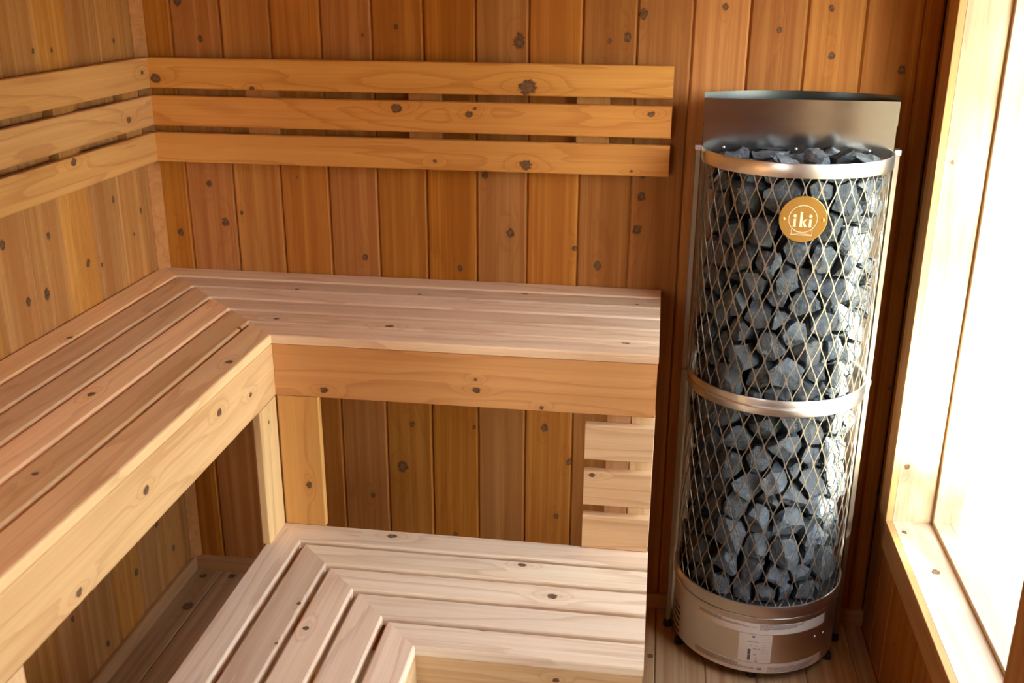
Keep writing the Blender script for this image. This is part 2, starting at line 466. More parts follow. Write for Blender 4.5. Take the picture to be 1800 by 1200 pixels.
# ---- window: casing, jamb, sill, fixed frame, pane
for wname, WY0, WY1 in (('window_1', WY0, WY1), ('added_window', V0, V1)):  # the second one is unseen, added to light the room from the side
  window = empty(wname, (2.31, (WY0 + WY1) / 2, WZ0))
  tag(window, kind='structure')
  T_JAMB = (0.58, 0.42, 0.27)
  CW = 0.089
  ym, zm = (WY0 + WY1) / 2, (WZ0 + WZ1) / 2
  hy, hz = (WY0 - WY1), (WZ1 - WZ0)
  # picture-frame casing, mitred
  board('casing', window, M['trim'], (2.29, WY0 + CW / 2, zm), Z, nX, hz + CW, CW, 0.019, 0.002, 1.0, -1.0, tint=(0.56, 0.33, 0.15))
  board('casing', window, M['trim'], (2.29, WY1 - CW / 2, zm), Z, nX, hz + CW, CW, 0.019, 0.002, -1.0, 1.0, tint=(0.56, 0.33, 0.15))
  board('casing', window, M['trim'], (2.29, ym, WZ0 - CW / 2), Y, nX, hy + CW, CW, 0.019, 0.002, 1.0, -1.0, tint=(0.56, 0.33, 0.15))
  board('casing', window, M['trim'], (2.29, ym, WZ1 + CW / 2), Y, nX, hy + CW, CW, 0.019, 0.002, -1.0, 1.0, tint=(0.56, 0.33, 0.15))
  # jamb liner boards
  xj0, xj1 = 2.3092, 2.42
  xm = (xj0 + xj1) / 2
  board('jamb', window, M['trim'], (xm, WY0, zm), Z, nY, hz + 0.02, xj1 - xj0, 0.018, 0.0015, tint=T_JAMB)
  board('jamb', window, M['trim'], (xm, WY1, zm), Z, Y, hz + 0.02, xj1 - xj0, 0.018, 0.0015, tint=T_JAMB)
  board('window_sill', window, M['trim'], (xm, ym, WZ0), Y, Z, hy, xj1 - xj0, 0.018, 0.0015, tint=(0.68, 0.54, 0.40))
  board('jamb', window, M['trim'], (xm, ym, WZ1), Y, nZ, hy, xj1 - xj0, 0.018, 0.0015, tint=T_JAMB)
  # fixed outer frame standing 14 mm proud of the liner
  xf0, xf1 = 2.4202, 2.497
  xm = (xf0 + xf1) / 2
  s = 0.014
  board('window_frame', window, M['frame_grey'], (xm, WY0 - s, zm), Z, nY, hz, xf1 - xf0, 0.03, 0.002, tint=(0.58, 0.44, 0.30))
  board('window_frame', window, M['frame_grey'], (xm, WY1 + s, zm), Z, Y, hz, xf1 - xf0, 0.03, 0.002, tint=(0.58, 0.44, 0.30))
  board('window_frame', window, M['frame_grey'], (xm, ym, WZ0 + s), Y, Z, hy - 2 * s, xf1 - xf0, 0.03, 0.002, tint=(0.58, 0.44, 0.30))
  board('window_frame', window, M['frame_grey'], (xm, ym, WZ1 - s), Y, nZ, hy - 2 * s, xf1 - xf0, 0.03, 0.002, tint=(0.58, 0.44, 0.30))
  pane = link('pane', box_mesh('pane', (-0.002, -hy / 2 + s, s), (0.002, hy / 2 - s, hz - s), M['glass']), window, (xf1 - 0.03 - 2.31, 0, 0))

# ---- ceiling with planks
ceiling = link('ceiling', box_mesh('ceiling', (-0.12, YF - 0.1, CEIL + 0.02), (2.5, 0.12, CEIL + 0.12), M['core']))
tag(ceiling, kind='structure')
n = 16
for i in range(n):
    w = (XW) / n
    board('ceiling_plank', ceiling, M['wall'], (w * (i + 0.5), YF / 2, CEIL), Y, nZ, -YF, w - 0.001, 0.018, 0.005, tint=jit(T_WALL, 0.08), vgroove=True)

# ---- front wall behind the camera: planked piers and an added door, its small pane for cool light
FX = [(0.50, 0.80)]
wall_front = link('wall_front', multi_box('wall_front', [
    ((-0.12, YF - 0.1, -0.12), (0.25, YF - 0.02, CEIL + 0.1)), ((1.05, YF - 0.1, -0.12), (2.5, YF - 0.02, CEIL + 0.1)),
    ((0.25, YF - 0.1, 2.12), (1.05, YF - 0.02, CEIL + 0.1)), ((0.25, YF - 0.1, -0.12), (1.05, YF - 0.02, 1.25)),
    ((0.25, YF - 0.1, 1.25), (0.50, YF - 0.02, 2.12)), ((0.80, YF - 0.1, 1.25), (1.05, YF - 0.02, 2.12))], M['core']))
tag(wall_front, kind='structure')
e = [0.0, 0.125, 0.25, None, 1.05] + [1.05 + 0.14 * k for k in range(1, 10)]
for a, b in zip(e[:-1], e[1:]):
    if a is None or b is None: continue
    board('plank', wall_front, M['wall'], ((a + b) / 2, YF, CEIL / 2), Z, Y, CEIL, b - a - 0.001, 0.019, 0.0055, tint=jit(T_WALL), vgroove=True)
board('plank', wall_front, M['wall'], (0.65, YF, 2.21), X, Y, 0.80, 0.178, 0.019, 0.0055, tint=T_WALL, vgroove=True)
for nm, (a, b) in zip(('added_door',), FX):
    r = empty(nm, ((a + b) / 2, YF - 0.03, 0.0))
    tag(r, kind='structure')
    link('pane', box_mesh('pane', (-(b - a) / 2, -0.004, 1.25), ((b - a) / 2, 0.004, 2.12), M['glass']), r)
    for k in range(5):
        board('door_plank', r, M['wall'], (0.25 + 0.16 * (k + 0.5), YF, 0.625), Z, Y, 1.25, 0.159, 0.019, 0.0055, tint=jit(T_WALL), vgroove=True)
    for xx in (0.375, 0.925):
        board('door_stile', r, M['trim'], (xx, YF, 1.685), Z, Y, 0.87, 0.25, 0.019, 0.003, tint=T_SLAT)

# ---- baseboards and the corner strip
for nm, c, ex, ez, L, m0, m1 in (('baseboard_back', (XW / 2, -0.015, 0.0275), X, nY, XW, 0, 0), ('baseboard_left', (0.015, YF / 2, 0.0275), Y, X, -YF, 0, 0)):
    o = board(nm, None, M['trim'], c, ex, ez, L, 0.055, 0.0148, 0.003, m0, m1, tint=(0.50, 0.27, 0.125))
    tag(o, kind='structure')
a = 0.031
o = link('trim_1', mesh_from('trim_1', [(0, 0, 0.055), (a, 0, 0.055), (a, -0.004, 0.055), (0.004, -a, 0.055), (0, -a, 0.055)] + [(0, 0, CEIL), (a, 0, CEIL), (a, -0.004, CEIL), (0.004, -a, CEIL), (0, -a, CEIL)],
     [(0, 1, 2, 3, 4), (9, 8, 7, 6, 5), (0, 5, 6, 1), (1, 6, 7, 2), (2, 7, 8, 3), (3, 8, 9, 4), (4, 9, 5, 0)], M['trim']))
o.color = (0.50, 0.215, 0.065, 1)
tag(o, kind='structure')

# ---- roof slab with eaves, ground, trees outside
roof = link('roof', box_mesh('roof', (-0.5, YF - 0.6, CEIL + 0.13), (2.62, 0.5, CEIL + 0.2), M['roofing']))
tag(roof, kind='structure')
ground = link('ground', box_mesh('ground', (-30, -40, -0.5), (40, 30, -0.3), M['ground']))
tag(ground, kind='structure')

# ================================================================ UPPER BENCH (an L of six mitred boards each way)
BW = 0.089
H1, D1 = 1.1158, 0.587
XR = 1.5984
YL = -2.75           # left run goes on past the camera's frame
upper = empty('upper_bench', (0.30, -0.30, 0))
tag(upper, 'L-shaped upper cedar bench with deep front boards under the backrest', 'bench')
pit = 0.0990
tl = [1.18, 0.90, 0.85, 1.24, 0.86, 1.06]     # the left run alternates pale and brown boards
tbk = [1.06, 0.92, 1.08, 0.95, 1.06, 1.08]
for i in range(6):
    c = D1 - pit * (5 - i) - BW / 2           # centre line distance from the walls
    board('bench_board', upper, M['bench'], ((c + XR) / 2, -c, H1), X, Z, XR - c, BW, 0.0245, 0.0055, -1.0, 0.0, tint=tuple(v * tbk[i] for v in (0.84, 0.64, 0.44)))  # back run paled beyond its wood, cool window light put into the tint
    board('bench_board', upper, M['bench'], (c, (YL - c) / 2, H1), Y, Z, -c - YL, BW, 0.0245, 0.0055, 0.0, 1.0, tint=tuple(v * tl[i] for v in (0.86, 0.58, 0.31)))
FH = 0.1465
zc = H1 - 0.0250 - FH / 2
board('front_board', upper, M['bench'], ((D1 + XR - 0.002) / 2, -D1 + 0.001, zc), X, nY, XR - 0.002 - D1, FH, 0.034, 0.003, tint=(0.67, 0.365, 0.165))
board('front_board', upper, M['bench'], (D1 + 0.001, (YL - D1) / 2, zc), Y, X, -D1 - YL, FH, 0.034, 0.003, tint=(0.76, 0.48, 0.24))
# bearers under the boards
for y in (-0.06, -0.33):
    board('bearer', upper, M['bench'], ((0.10 + XR) / 2, y, H1 - 0.0255), X, Z, XR - 0.14, 0.04, 0.085, 0.002, tint=T_WALL)
for x in (0.06, 0.33):
    board('bearer', upper, M['bench'], (x, (YL - 0.4) / 2, H1 - 0.0255), Y, Z, -0.4 - YL, 0.04, 0.085, 0.002, tint=T_WALL)
# posts
H2 = 0.5565
zt = H1 - 0.0250 - FH - 0.0005
H2p = H2 + 0.0008
pz, pl = (H2p + zt) / 2, zt - H2p
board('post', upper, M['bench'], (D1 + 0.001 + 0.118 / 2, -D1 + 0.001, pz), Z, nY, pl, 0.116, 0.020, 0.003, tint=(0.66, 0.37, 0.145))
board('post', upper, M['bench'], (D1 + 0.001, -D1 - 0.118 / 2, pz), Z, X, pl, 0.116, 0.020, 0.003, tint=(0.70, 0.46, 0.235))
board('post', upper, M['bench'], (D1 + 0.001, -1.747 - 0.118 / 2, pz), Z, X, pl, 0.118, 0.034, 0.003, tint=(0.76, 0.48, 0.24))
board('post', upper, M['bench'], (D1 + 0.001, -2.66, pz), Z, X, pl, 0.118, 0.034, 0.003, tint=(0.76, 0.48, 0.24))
# slatted end panel at the right: three short boards on uprights
sx0, sx1 = 1.4205, XR - 0.002
for z0 in (0.5573, 0.6865, 0.8195):
    board('end_slat', upper, M['bench'], ((sx0 + sx1) / 2, -0.5945, z0 + 0.0495), X, nY, sx1 - sx0, 0.099, 0.026, 0.0035, tint=jit((0.74, 0.49, 0.28), 0.03))
zpp = H1 - 0.0255
board('upright', upper, M['bench'], (1.505, -0.5675, (H2p + zpp) / 2), Z, nY, zpp - H2p, 0.060, 0.018, 0.002, tint=(0.62, 0.36, 0.18))
board('upright', upper, M['bench'], (1.560, -0.5675, (H2p + zpp) / 2), Z, nY, zpp - H2p, 0.046, 0.034, 0.002, tint=(0.80, 0.58, 0.32))
board('upright', upper, M['bench'], (XR - 0.0095, -0.5677, (H2p + zt) / 2), Z, nY, zt - H2p - 0.001, 0.017, 0.040, 0.002, tint=(0.76, 0.54, 0.34))
board('upright', upper, M['bench'], (XR - 0.03, -0.03, zpp / 2), Z, nY, zpp, 0.04, 0.03, 0.002, tint=T_WALL)

# ================================================================ LOWER BENCH (five boards each way)
lower = empty('lower_bench', (0.9, -0.9, 0))
tag(lower, 'L-shaped lower cedar step bench with pale daylit boards below the upper bench', 'bench')
p2 = 0.1040
D2 = 1.0868
SH = 0.0100           # the left run lies this much closer to its wall
tb1 = [1.02, 0.84, 1.05, 0.98, 1.06]
tb2 = [1.0, 1.05, 1.08, 0.96, 1.0]
for i in range(5):
    c = D2 - p2 * (4 - i) - BW / 2
    board('bench_board', lower, M['bench'], ((c - SH + XR) / 2, -c, H2), X, Z, XR - c + SH, BW, 0.0245, 0.0055, -1.0, 0.0, tint=tuple(v * tb2[i] for v in T_LOW))
    board('bench_board', lower, M['bench'], (c - SH, (YL - c) / 2, H2), Y, Z, -c - YL, BW, 0.0245, 0.0055, 0.0, 1.0, tint=tuple(v * tb1[i] for v in (0.86, 0.67, 0.49)))  # left run's tint lightened for skylight as well
zc = H2 - 0.0250 - FH / 2
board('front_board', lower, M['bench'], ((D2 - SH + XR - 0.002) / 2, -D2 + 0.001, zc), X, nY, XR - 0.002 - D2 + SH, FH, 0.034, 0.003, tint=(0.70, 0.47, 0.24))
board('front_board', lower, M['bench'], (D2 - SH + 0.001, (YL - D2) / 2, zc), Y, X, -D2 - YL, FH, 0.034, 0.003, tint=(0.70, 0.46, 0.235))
for y in (-0.64, -0.95):
    board('bearer', lower, M['bench'], (1.24, y, H2 - 0.0255), X, Z, 0.66, 0.04, 0.085, 0.002, tint=T_WALL)
for x in (0.64, 0.95):
    board('bearer', lower, M['bench'], (x, -1.95, H2 - 0.0255), Y, Z, 1.5, 0.04, 0.085, 0.002, tint=T_WALL)
for x, y in ((1.56, -0.64), (1.56, -1.03), (0.64, -0.66), (1.03, -1.03), (0.64, -2.6), (1.03, -2.6)):
    board('post', lower, M['bench'], (x, y, (H2 - 0.026) / 2), Z, nY, H2 - 0.026, 0.06, 0.04, 0.002, tint=T_WALL)

# ================================================================ BACKREST (three mitred slats on battens along two walls)
back = empty('backrest', (0.3, -0.1, 1.48))
tag(back, 'cedar backrest of three long horizontal slats round the corner above the upper bench', 'backrest')
SO = 0.054
XS = 1.6012
YB = -2.75
for i, zt_ in enumerate((1.7738, 1.6632, 1.5540)):
    zc = zt_ - BW / 2
    board('slat', back, M['slat'], ((SO + XS) / 2, -SO, zc), X, nY, XS - SO, BW, 0.022, 0.004, tint=tuple(v * (1.0, 1.03, 1.05)[i] for v in T_SLAT))
    board('slat', back, M['slat'], (SO, (YB - SO) / 2, zc), Y, X, -SO - YB, BW, 0.022, 0.004, tint=tuple(v * (1.03, 0.98, 1.03)[i] for v in (0.62, 0.325, 0.115)))
zb0, zb1 = 1.475, 1.765
for xb in (0.391, 0.886, 1.378):
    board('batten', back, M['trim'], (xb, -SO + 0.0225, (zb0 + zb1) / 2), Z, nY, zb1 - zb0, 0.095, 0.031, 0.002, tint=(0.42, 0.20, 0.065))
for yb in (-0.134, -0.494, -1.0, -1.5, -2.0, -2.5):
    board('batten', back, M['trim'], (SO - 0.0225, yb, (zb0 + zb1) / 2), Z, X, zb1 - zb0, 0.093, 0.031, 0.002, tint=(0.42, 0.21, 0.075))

# ================================================================ SAUNA HEATER
HX, HY, HR = 1.944, -0.110, 0.250
heater = empty('sauna_heater', (HX, HY, 0))
tag(heater, 'tall half-round steel mesh sauna heater full of stones standing by the window', 'heater')
def cylp(phi, z, r):
    a = math.radians(phi)
    return (r * math.sin(a), -r * math.cos(a), z)
def strip(phi0, phi1, prof, n=64, cap=True):
    """sweep a (radius, z) outline round the heater's front, angles in degrees from the middle of the front"""
    v, f = [], []
    k = len(prof)
    for i in range(n + 1):
        ph = phi0 + (phi1 - phi0) * i / n
        v += [cylp(ph, z, r) for r, z in prof]
    for i in range(n):
        for j in range(k):
            j2 = (j + 1) % k
            f.append((i * k + j, i * k + j2, (i + 1) * k + j2, (i + 1) * k + j))
    if cap:
        f.append(tuple(range(k - 1, -1, -1)))
        f.append(tuple(n * k + j for j in range(k)))
    return v, f
def fix(me):
    bm = bmesh.new(); bm.from_mesh(me)
    bmesh.ops.recalc_face_normals(bm, faces=bm.faces)
    bm.to_mesh(me); bm.free()
    return me
def hpart(name, vf, mat, parent=None, smooth=False):
    me = fix(mesh_from(name, vf[0], vf[1], mat))
    if smooth:
        for p_ in me.polygons: p_.use_smooth = True
        me.set_sharp_from_angle(angle=math.radians(35))
    return link(name, me, parent or heater)
def boxvf(lo, hi):
    (a, b, c), (d, e_, f_) = lo, hi
    return [(a, b, c), (d, b, c), (d, e_, c), (a, e_, c), (a, b, f_), (d, b, f_), (d, e_, f_), (a, e_, f_)], [(0, 3, 2, 1), (4, 5, 6, 7), (0, 1, 5, 4), (1, 2, 6, 5), (2, 3, 7, 6), (3, 0, 4, 7)]

# base drum: half-round shell, flat back, bottom and lid
def half_drum(r, z0, z1, yb=0.0, n=64):
    v, f = [], []
    for z in (z0, z1):
        v += [cylp(-90 + 180 * i / n, z, r) for i in range(n + 1)]
        v += [(r, yb, z), (-r, yb, z)]
    k = n + 3
    for i in range(k):
        f.append((i, (i + 1) % k, k + (i + 1) % k, k + i))
    f.append(tuple(range(k))); f.append(tuple(range(2 * k - 1, k - 1, -1)))
    return v, f
base = hpart('base_drum', half_drum(HR + 0.001, 0.036, 0.2185, 0.04), M['steel'], smooth=True)
hpart('base_lip', strip(-90, 90, [(HR - 0.004, 0.2190), (HR + 0.0045, 0.2190), (HR + 0.0055, 0.2205), (HR + 0.0055, 0.2285), (HR + 0.0045, 0.2300), (HR - 0.004, 0.2300)]), M['steel'], base, smooth=True)
hpart('basket_floor', half_drum(HR - 0.006, 0.2305, 0.262), M['core'])
# rim bands
def band(name, z0, z1, groove=False):
    ro, ri = HR + 0.0055, HR + 0.0015
    prof = [(ri, z0), (ro, z0), (ro + 0.0008, z0 + 0.002)]
    if groove:
        zm = (z0 + z1) / 2
        prof += [(ro + 0.0008, zm - 0.004), (ro - 0.0035, zm), (ro + 0.0008, zm + 0.004)]
    prof += [(ro + 0.0008, z1 - 0.002), (ro, z1), (ri, z1)]
    return hpart(name, strip(-92, 92, prof, 96), M['steel'], smooth=True)
band('rim_band', 1.5290, 1.5655)
band('rim_band', 0.8750, 0.9215, True)
band('rim_band', 0.2330, 0.2710)

# expanded-metal basket, one sheet above and one below the middle band
def cage(name, z0, z1, ncol=19, vp=0.1045, phase=0.0):
    v, f = [], []
    dphi = 180.0 / ncol
    hw, hn, th = 0.00155, 0.0024, 0.0008
    nseg = 5
    nrow = int(math.ceil((z1 - z0) / vp)) + 1
    def strand(pa, za, pb, zb):
        q0 = len(v)
        rows = 0
        for i in range(nseg + 1):
            t = i / nseg
            ph = pa + (pb - pa) * t
            z = za + (zb - za) * t
            # the strand leaves the node slightly steeper than it crosses
            ph += (pb - pa) * 0.10 * math.sin(2 * math.pi * t) * -0.5
            w = (hn if i in (0, nseg) else hw) / (HR * math.pi / 180)
            for dp, dr in ((-w, 0), (w, 0), (w, -2 * th), (-w, -2 * th)):
                v.append(cylp(ph + dp, z, HR + dr))
        for i in range(nseg):
            a = q0 + i * 4
            for j in range(4):
                j2 = (j + 1) % 4
                f.append((a + j, a + j2, a + 4 + j2, a + 4 + j))
    for r in range(2 * nrow + 1):
        za = z1 + phase * vp - r * vp / 2
        zb = za - vp / 2
        if zb > z1 or za < z0: continue
        for c_ in range(ncol + 1):
            for sgn in (-1, 1):
                pa = -90 + (c_ + (0.5 if r % 2 else 0.0)) * dphi
                pb = pa + sgn * dphi / 2
                if not (-91 <= pa <= 91 and -91 <= pb <= 91): continue
                ca, cb, qa, qb = za, zb, pa, pb
                if ca > z1: qa = pa + (pb - pa) * (za - z1) / (za - zb); ca = z1
                if cb < z0: qb = pa + (pb - pa) * (za - z0) / (za - zb); cb = z0
                if ca - cb > 0.004: strand(qa, ca, qb, cb)
    return hpart(name, (v, f), M['wire'])
cage('mesh_basket', 0.905, 1.540, phase=0.12)
cage('mesh_basket', 0.255, 0.890, phase=0.42)

# dark inner duct that carries the elements
hpart('element_duct', half_drum(0.150, 0.262, 1.46), M['core'])

# back plate and collar
hpart('back_plate', boxvf((-0.2585, 0.0015, 0.036), (0.2585, 0.0035, 1.556)), M['collar'])
cf = empty('collar', (0, 0, 0)); cf.parent = heater
def sheet(name, y0, z0, z1, hw):
    return hpart(name, boxvf((-hw, y0, z0), (hw, y0 + 0.0012, z1)), M['collar'], cf)
sheet('collar_plate', 0.0000, 1.5535, 1.6340, 0.2555)
up = sheet('collar_plate', -0.0012, -0.0010, 0.0640, 0.2575)
up.location = (0, 0, 1.6325); up.rotation_euler = (math.radians(1.5), 0, 0)
n = 40
v, f = [], []
sag = 0.088
RR = (0.257 ** 2 + sag ** 2) / (2 * sag)
a0 = math.asin(0.257 / RR)
for i in range(n + 1):
    a = -a0 + 2 * a0 * i / n
    xx, yy = RR * math.sin(a), RR * math.cos(a) - RR + sag + 0.002
    for z in (0.30, 1.7110):
        for d in (0.0, 0.0014):
            v.append((xx, yy - d, z))
for i in range(n):
    q = i * 4
    for a, b in ((0, 2), (2, 3), (3, 1), (1, 0)):
        f.append((q + a, q + b, q + 4 + b, q + 4 + a))
hpart('heat_shield', (v, f), M['shield'], smooth=True)
def dome(r, n=12, rings=4):
    v = [(0, -r * 0.6, 0)]
    f = []
    for j in range(1, rings + 1):
        t = j / rings * math.pi / 2
        for i in range(n):
            a = 2 * math.pi * i / n
            v.append((r * math.sin(t) * math.cos(a), -r * 0.6 * math.cos(t), r * math.sin(t) * math.sin(a)))
    for i in range(n):
        f.append((0, 1 + i, 1 + (i + 1) % n))
    for j in range(rings - 1):
        for i in range(n):
            a, b = 1 + j * n, 1 + (j + 1) * n
            f.append((a + i, b + i, b + (i + 1) % n, a + (i + 1) % n))
    return v, f
rv = fix(mesh_from('rivet', *dome(0.0042), M['steel'], True))
for x in (1.7472, 1.9418, 2.1360):
    link('rivet', rv, cf, (x - HX, -0.0012, 1.5638))

# side posts with their little caps and feet
for sx in (-1, 1):
    post = hpart('side_post', boxvf((sx * 0.2655 - 0.0062, -0.006, 0.030), (sx * 0.2655 + 0.0062, 0.030, 1.567)), M['wire'])
    hpart('inner_bar', boxvf((sx * 0.2560 - 0.0028, 0.006, 0.036), (sx * 0.2560 + 0.0028, 0.022, 1.560)), M['collar'], post)
    hpart('post_cap', boxvf((sx * 0.2655 - 0.0085, -0.010, 1.5555), (sx * 0.2655 + 0.0085, 0.032, 1.5690)), M['steel'], post)
    hpart('clamp', boxvf((sx * 0.2640 - 0.0085, -0.014, 0.889), (sx * 0.2640 + 0.0085, -0.004, 0.905)), M['wire'], post)
ftm = []
def foot(x, y, z1=0.036):
    n = 20
    v = [(0.016 * math.cos(2 * math.pi * i / n), 0.016 * math.sin(2 * math.pi * i / n), 0.0) for i in range(n)]
    v += [(0.013 * math.cos(2 * math.pi * i / n), 0.013 * math.sin(2 * math.pi * i / n), 0.018) for i in range(n)]
    v += [(0.006 * math.cos(2 * math.pi * i / n), 0.006 * math.sin(2 * math.pi * i / n), 0.020) for i in range(n)]
    v += [(0.006 * math.cos(2 * math.pi * i / n), 0.006 * math.sin(2 * math.pi * i / n), z1) for i in range(n)]
    f = [tuple(range(n - 1, -1, -1)), tuple(range(3 * n, 4 * n))]
    for k in range(3):
        f += [(k * n + i, k * n + (i + 1) % n, (k + 1) * n + (i + 1) % n, (k + 1) * n + i) for i in range(n)]
    link('foot', fix(mesh_from('foot', v, f, M['foot'])), heater, (x - HX, y - HY, 0))
for q in ((1.7150, -0.190), (1.9320, -0.322), (2.172, -0.200), (1.6790, -0.098, 0.030), (2.2090, -0.098, 0.030)):
    foot(*q)

# vent slots at the left of the base, screw holes at the right
for zc in (0.135, 0.116, 0.095, 0.071, 0.050):
    hpart('vent_slot', strip(-88, -67.5, [(HR + 0.0002, zc - 0.0026), (HR + 0.0016, zc - 0.0026), (HR + 0.0016, zc + 0.0026), (HR + 0.0002, zc + 0.0026)], 10), M['slot'], base)
for ph, z in ((41.9, 0.1377), (51.1, 0.1345)):
    o = link('screw', fix(mesh_from('screw', *dome(0.0046), M['steel'], True)), base)
    o.location = cylp(ph, z, HR + 0.001); o.rotation_euler = (0, 0, math.radians(ph))

# printed film labels on the base (the small print is too small to read: rows of broken strokes)
def curved(name, p0, p1, z0, z1, mat, parent, r=HR + 0.0014, n=24):
    return hpart(name, strip(p0, p1, [(r - 0.0003, z0), (r + 0.0001, z0), (r + 0.0001, z1), (r - 0.0003, z1)], n), mat, parent, smooth=True)
lab_u = curved('label_strip', -47.8, 50, 0.1725, 0.2070, M['film'], None)
lab_l = curved('label_strip', -48.8, 50, 0.0375, 0.0695, M['film'], None)
lab_m = curved('label_sheet', -14.0, 8.1, 0.0705, 0.1715, M['film'], None)
def print_rows(name, parent, rows, mat, r=HR + 0.00175, seed=1):
    rr = random.Random(seed)
    v, f = [], []
    for (p0, p1, z, h) in rows:
        ph = p0
        while ph < p1:
            w = min(rr.uniform(0.5, 1.8), p1 - ph)
            m = max(1, int(w / 0.6))
            for i in range(m):
                a, b = ph + w * i / m, ph + w * (i + 1) / m
                q0 = len(v)
                v += [cylp(a, z - h / 2, r), cylp(b, z - h / 2, r), cylp(b, z + h / 2, r), cylp(a, z + h / 2, r)]
                f.append((q0, q0 + 1, q0 + 2, q0 + 3))
            ph += w + 0.28
    return hpart(name, (v, f), mat, parent)
rows = []
for k, (pe, p0) in enumerate(((-24, -45), (-10, -45), (-3.5, -45))):
    rows.append((p0, pe, 0.2015 - 0.0042 * k, 0.0015))
rows = [(-45, -27, 0.2020, 0.0016), (-45, -11.5, 0.1982, 0.0016), (-45, -3, 0.1944, 0.0014)]
for k in range(7):
    rows.append((-1, (31, 29, 30, 25, 24, 20, 5)[k], 0.2045 - 0.0027 * k, 0.0013))
print_rows('small_print', lab_u, rows, M['ink'], seed=2)
rows = []
for k in range(6):
    rows.append((-46.5, (-17, -13, -15, -10, -2.5, -2)[k], 0.0655 - 0.0031 * k, 0.0014))
for k in range(2):
    rows.append((-0.5, 2.6, 0.0535 - 0.0048 * k, 0.0024))
for k in range(5):
    rows.append((6.8, 44 - 2 * k, 0.0570 - 0.0037 * k, 0.0014))
print_rows('small_print', lab_l, rows, M['ink'], seed=3)
rows = [(-8, -1, 0.1455, 0.0012), (-8, -0.5, 0.1428, 0.0012), (-6.2, -5.5, 0.1300, 0.0022), (-3.9, -3.2, 0.1300, 0.002), (-2.2, -1.5, 0.1300, 0.002),
        (-4.2, -1.6, 0.1205, 0.0020), (-0.6, 0.4, 0.1205, 0.002), (-3.9, -1.8, 0.1000, 0.002), (-2.4, -1.0, 0.0880, 0.002), (-3.0, -0.4, 0.0790, 0.0018), (-2.2, -0.2, 0.0755, 0.0014)]
for k in range(15):
    rows.append((1.2, 7.2, 0.1640 - 0.0060 * k, 0.0006))
print_rows('small_print', lab_m, rows, M['ink2'], seed=4)
curved('scale_bar', -7.6, -5.6, 0.1000, 0.1180, M['ink2'], lab_m, HR + 0.0018, 3)
curved('scale_bar', -7.5, -5.6, 0.0790, 0.0985, M['ink2'], lab_m, HR + 0.0018, 3)
curved('rule_line', -14.0, 8.1, 0.1703, 0.1711, M['ink2'], lab_m, HR + 0.0018, 12)
curved('rule_line', -14.0, 8.1, 0.0709, 0.0717, M['ink2'], lab_m, HR + 0.0018, 12)
v = [cylp(-4.4, 0.1640, HR + 0.0018)]
for i in range(13):
    a = math.pi + math.pi * i / 12
    v.append(cylp(-4.4 + 1.15 * math.cos(a), 0.1640 + 0.0058 * math.sin(a), HR + 0.0018))
hpart('half_disc_mark', (v, [(0, i, i + 1) for i in range(1, 13)]), M['ink'], lab_m)

# brass badge on the mesh
badge = empty('badge', (HX + 0.0005 - HX, -HR - 0.0035, 1.4255)); badge.parent = heater
BR = 0.0600
n = 64
v = []
for (r, y) in ((BR, 0.0), (BR, -0.0022), (BR - 0.0008, -0.003)):
    v += [(r * math.cos(2 * math.pi * i / n), y, r * math.sin(2 * math.pi * i / n)) for i in range(n)]
f = [tuple(range(n)), tuple(range(3 * n - 1, 2 * n - 1, -1))]
for k in range(2):
    f += [(k * n + i, k * n + (i + 1) % n, (k + 1) * n + (i + 1) % n, (k + 1) * n + i) for i in range(n)]
link('badge_plate', fix(mesh_from('badge_plate', v, f, M['brass'])), badge)
def flat(name, polys, y0=-0.003, y1=-0.0037):
    """raised outline shapes on the badge, polygons in badge coordinates (x, z)"""
    v, f = [], []
    for poly in polys:
        k = len(poly); q0 = len(v)
        v += [(x, y0, z) for x, z in poly] + [(x, y1, z) for x, z in poly]
        f.append(tuple(q0 + i for i in range(k))); f.append(tuple(q0 + k + i for i in range(k)))
        f += [(q0 + i, q0 + (i + 1) % k, q0 + k + (i + 1) % k, q0 + k + i) for i in range(k)]
    return link(name, fix(mesh_from(name, v, f, M['brass_engraved'])), badge)
def arc_ring(cx_, cz_, rx, rz, w, n=56, a0=0.0, a1=2 * math.pi):
    out = []
    for i in range(n):
        a, b = a0 + (a1 - a0) * i / n, a0 + (a1 - a0) * (i + 1) / n
        out.append([(cx_ + rx * math.cos(a), cz_ + rz * math.sin(a)), (cx_ + rx * math.cos(b), cz_ + rz * math.sin(b)),
                    (cx_ + (rx - w) * math.cos(b), cz_ + (rz - w) * math.sin(b)), (cx_ + (rx - w) * math.cos(a), cz_ + (rz - w) * math.sin(a))])
    return out
flat('emblem_ring', arc_ring(-0.0005, 0.0008, 0.0360, 0.0355, 0.0014))
def ngon(cx_, cz_, r, k=14, rz=None):
    return [(cx_ + r * math.cos(2 * math.pi * i / k), cz_ + (rz or r) * math.sin(2 * math.pi * i / k)) for i in range(k)]
def letter_i(x):
    return [ngon(x, 0.0085, 0.0042), [(x - 0.0032, -0.0003), (x - 0.0018, 0.0012), (x + 0.0036, 0.0014), (x + 0.0030, -0.0006), (x + 0.0030, -0.0165), (x + 0.0046, -0.0198), (x - 0.0046, -0.0198), (x - 0.0030, -0.0168)]]
letters = letter_i(-0.0205) + letter_i(0.0185)
